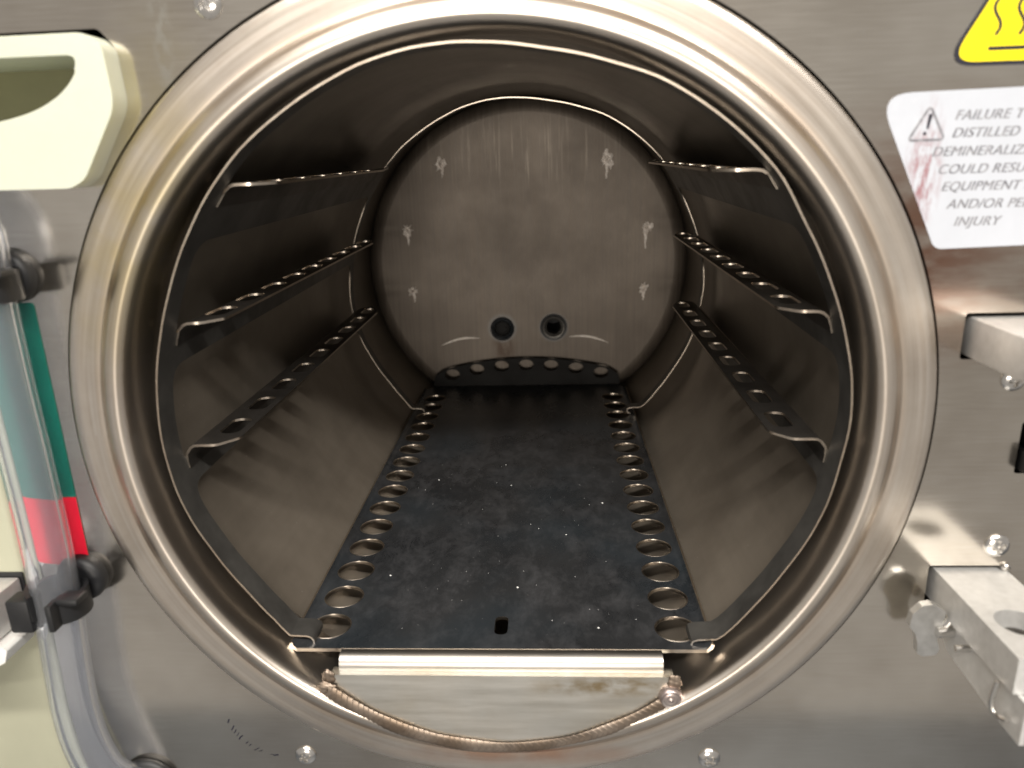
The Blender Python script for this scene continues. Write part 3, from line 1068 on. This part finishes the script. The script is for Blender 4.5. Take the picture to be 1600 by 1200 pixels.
def clip(z, kx, kz, tab):
    t = bpy.data.objects.new('tube_clip', None)
    bm = bmesh.new()
    # loop round the tube, open towards the front
    n = 40
    rows = []
    for i in range(n + 1):
        a = math.radians(-62 + 304 * i / n)
        c_, s_ = math.cos(a), math.sin(a)
        wd = 5.0
        row = []
        for rr, dz in ((8.8, -wd), (8.8, wd), (10.4, wd), (10.4, -wd)):
            row.append(bm.verts.new((TX - 0.8 + rr * c_, TY + rr * s_, z + dz - (c_ * 1.2))))
        rows.append(row)
    for a, b in zip(rows, rows[1:]):
        for k in range(4):
            bm.faces.new((a[k], a[(k + 1) % 4], b[(k + 1) % 4], b[k]))
    bm.faces.new(rows[0])
    bm.faces.new(rows[-1][::-1])
    o = finish('tube_clip', bm, 'black', auto, 35)
    # round button that holds it to the panel
    bm = bmesh.new()
    revolve(bm, [(9.2, PY + 0.2), (9.4, PY - 2.2), (8.8, PY - 4.0), (7.2, PY - 5.0), (5.2, PY - 5.0), (4.2, PY - 4.2), (0.02, PY - 4.0)], 40, (kx, kz))
    finish('clip_button', bm, 'black', o, 50)
    # turned-out lips at the mouth of the loop
    bm = bmesh.new()
    box(bm, (TX + 2.6, TY - 13.2, z - 6.0), (TX + 5.0, TY - 7.2, z + 4.6), 0.6)
    box(bm, (TX + 3.4, TY - 9.6, z + 2.4), (TX + 12.6, TY - 2.0, z + 5.0), 0.9)
    if tab:
        box(bm, (TX - 15.2, TY - 9.0, z - 9.4), (TX - 6.6, TY - 1.0, z + 4.0), 1.0)
    finish('clip_lip', bm, 'black', o, 40)
    return o


clip(-61.5, -160.6, -58.5, True)
clip(57.0, -163.2, 57.6, False)
bm = bmesh.new()
revolve(bm, [(9.0, PY - 0.1), (11.6, PY - 0.1), (12.0, PY - 1.6), (11.2, PY - 3.2), (9.6, PY - 3.6), (8.4, PY - 2.6), (8.1, PY + 3)], 40, (-151.8, -157.6))
finish('tube_grommet', bm, 'black', auto, 50)


# ------------------------------------------------------------------ hinge arms and left bracket
def bar(bm, x0, x1, z0, z1, y0, y1, bev=1.0, hole=None):
    b2 = bmesh.new()
    if hole:
        hx, hy, hr = hole
        sheet(b2, [(x0, y0), (x1, y0), (x1, y1), (x0, y1)], [circle2(hx, hy, hr, 36)], z0 - z1, lambda u, v, t: (u, v, z1 + t), rim_mi=0)
        es = [e for e in b2.edges if len(e.link_faces) == 2 and e.calc_face_angle(0) > 1.0]
        bmesh.ops.bevel(b2, geom=es, offset=bev, segments=2, profile=0.5, affect='EDGES')
        merge(bm, b2)
    else:
        box(bm, (x0, y0, z0), (x1, y1, z1), bev)


arm = thing('hinge_arm', 'lower aluminium hinge arm with a countersunk hole and wing screw', 'hinge arm', (172, -10, -72))
bm = bmesh.new()
bar(bm, 159.6, 184.6, -69.6, -57.0, -47.5, 30, 0.9, (170.6, -29.0, 7.2))
finish('arm_bar', bm, 'alu', arm, 30)
bm = bmesh.new()
revolve(bm, [(0.02, 0.0), (2.2, -0.3), (2.3, -1.2), (3.0, -1.6), (4.4, -1.4), (5.6, -0.2)], 30, (0, 0))
for v in bm.verts:      # stand it upright in the hole
    x_, y_, z_ = v.co
    v.co = Vector((170.6 + x_, -29.0 + z_, -63.2 - y_))
finish('pivot_bolt', bm, 'rail', arm, 40)
bm = bmesh.new()       # hanging latch plate beside the bar
rp = rounded([(-52, -69.8), (-3.6, -69.8), (-3.6, -78), (-9.0, -82.5), (-36, -84.5), (-52, -84.5)], [0, 1, 2, 3, 3, 0], 4)
sheet(bm, rp, [], 1.6, lambda u, v, t: (161.2 + t, u, v), rim_mi=0)
finish('latch_plate', bm, 'alu', arm, 30)
bm = bmesh.new()       # wing of the thumb screw, a waisted flat tongue
wing = rounded([(150.2, -63.8), (147.2, -67.2), (146.6, -72.0), (149.2, -75.6), (150.2, -79.0), (150.6, -83.4), (152.6, -84.6), (157.4, -84.0), (158.2, -81.6), (156.8, -77.5), (157.8, -72.0),
                (158.6, -66.4), (156.4, -64.8), (153.8, -63.2)], 1.6, 4)
prism_y(bm, wing, -9.6, -6.6, bev=0.9, seg=2)
finish('thumb_wing', bm, 'zinc', arm, 50)
bm = bmesh.new()
tube(bm, [(163, -10.6, -73.4), (155.6, -10.8, -73.6)], 2.0, 16)
tube(bm, [(163, -21.0, -72.8), (156.6, -21.0, -72.8)], 1.3, 16)
tube(bm, [(162, -8.4, -68.5), (158.6, -8.4, -74)], 2.2, 16)
finish('latch_pin', bm, 'screw', arm, 50)
bm = bmesh.new()
tube(bm, catmull([(159.0, -41.0, -70.0), (158.2, -41.0, -77.0), (158.6, -41.8, -80.2), (159.4, -44.2, -80.8), (160.0, -47.0, -79.5)], 6), 0.9, 12)
finish('spring_wire', bm, 'screw', arm, 50)

arm = thing('hinge_arm', 'upper pale aluminium hinge arm reaching out of a black slot beside the ring', 'hinge arm', (172, -14, 24))
bm = bmesh.new()
bar(bm, 159.0, 188, 23.2, 36.6, -46, 30, 0.9)
finish('arm_bar', bm, 'alu', arm, 30)
bm = bmesh.new()
revolve(bm, [(3.6, -46.2), (3.4, -47.6), (2.4, -48.6), (0.02, -48.9)], 24, (172, 30))
finish('arm_screw', bm, 'screw', arm, 40)

ct = thing('door_catch', 'black door catch in its slot under the upper hinge arm', 'catch', (188, 0, -14))
bm = bmesh.new()
box(bm, (182.2, -3.5, -18.2), (199, 12, -9.5), 1.2, 3)
box(bm, (184.0, -1.0, -9.3), (198, 12, -3.0), 1.2, 3)
finish('catch_body', bm, 'black', ct, 40)
bm = bmesh.new()
tube(bm, [(193, -5.6, -14), (193, 4, -14)], 2.0, 16)
finish('catch_pin', bm, 'screw', ct, 40)

br = thing('latch_bracket', 'grey metal latch bracket with white plastic foot, left of the clear tube', 'bracket', (-196, -10, -66))
bm = bmesh.new()
bar(bm, -215, -184.4, -74.2, -57.4, -44, -0.2, 0.9)
finish('bracket_bar', bm, 'alu', br, 30)
bm = bmesh.new()
prism_y(bm, rounded([(-215, -75.0), (-181.2, -75.0), (-179.8, -76.4), (-181.6, -81.4), (-186, -83.6), (-215, -83.6)], [0, 1, 1, 2, 2, 0]), -20, -4, bev=0.8)
finish('plastic_foot', bm, 'white_plastic', br, 40)
bm = bmesh.new()
box(bm, (-214, -0.1, -78.5), (-183.2, 0.45, -55.6), 0.1, 1)
finish('backing_gasket', bm, 'black', br, 30)
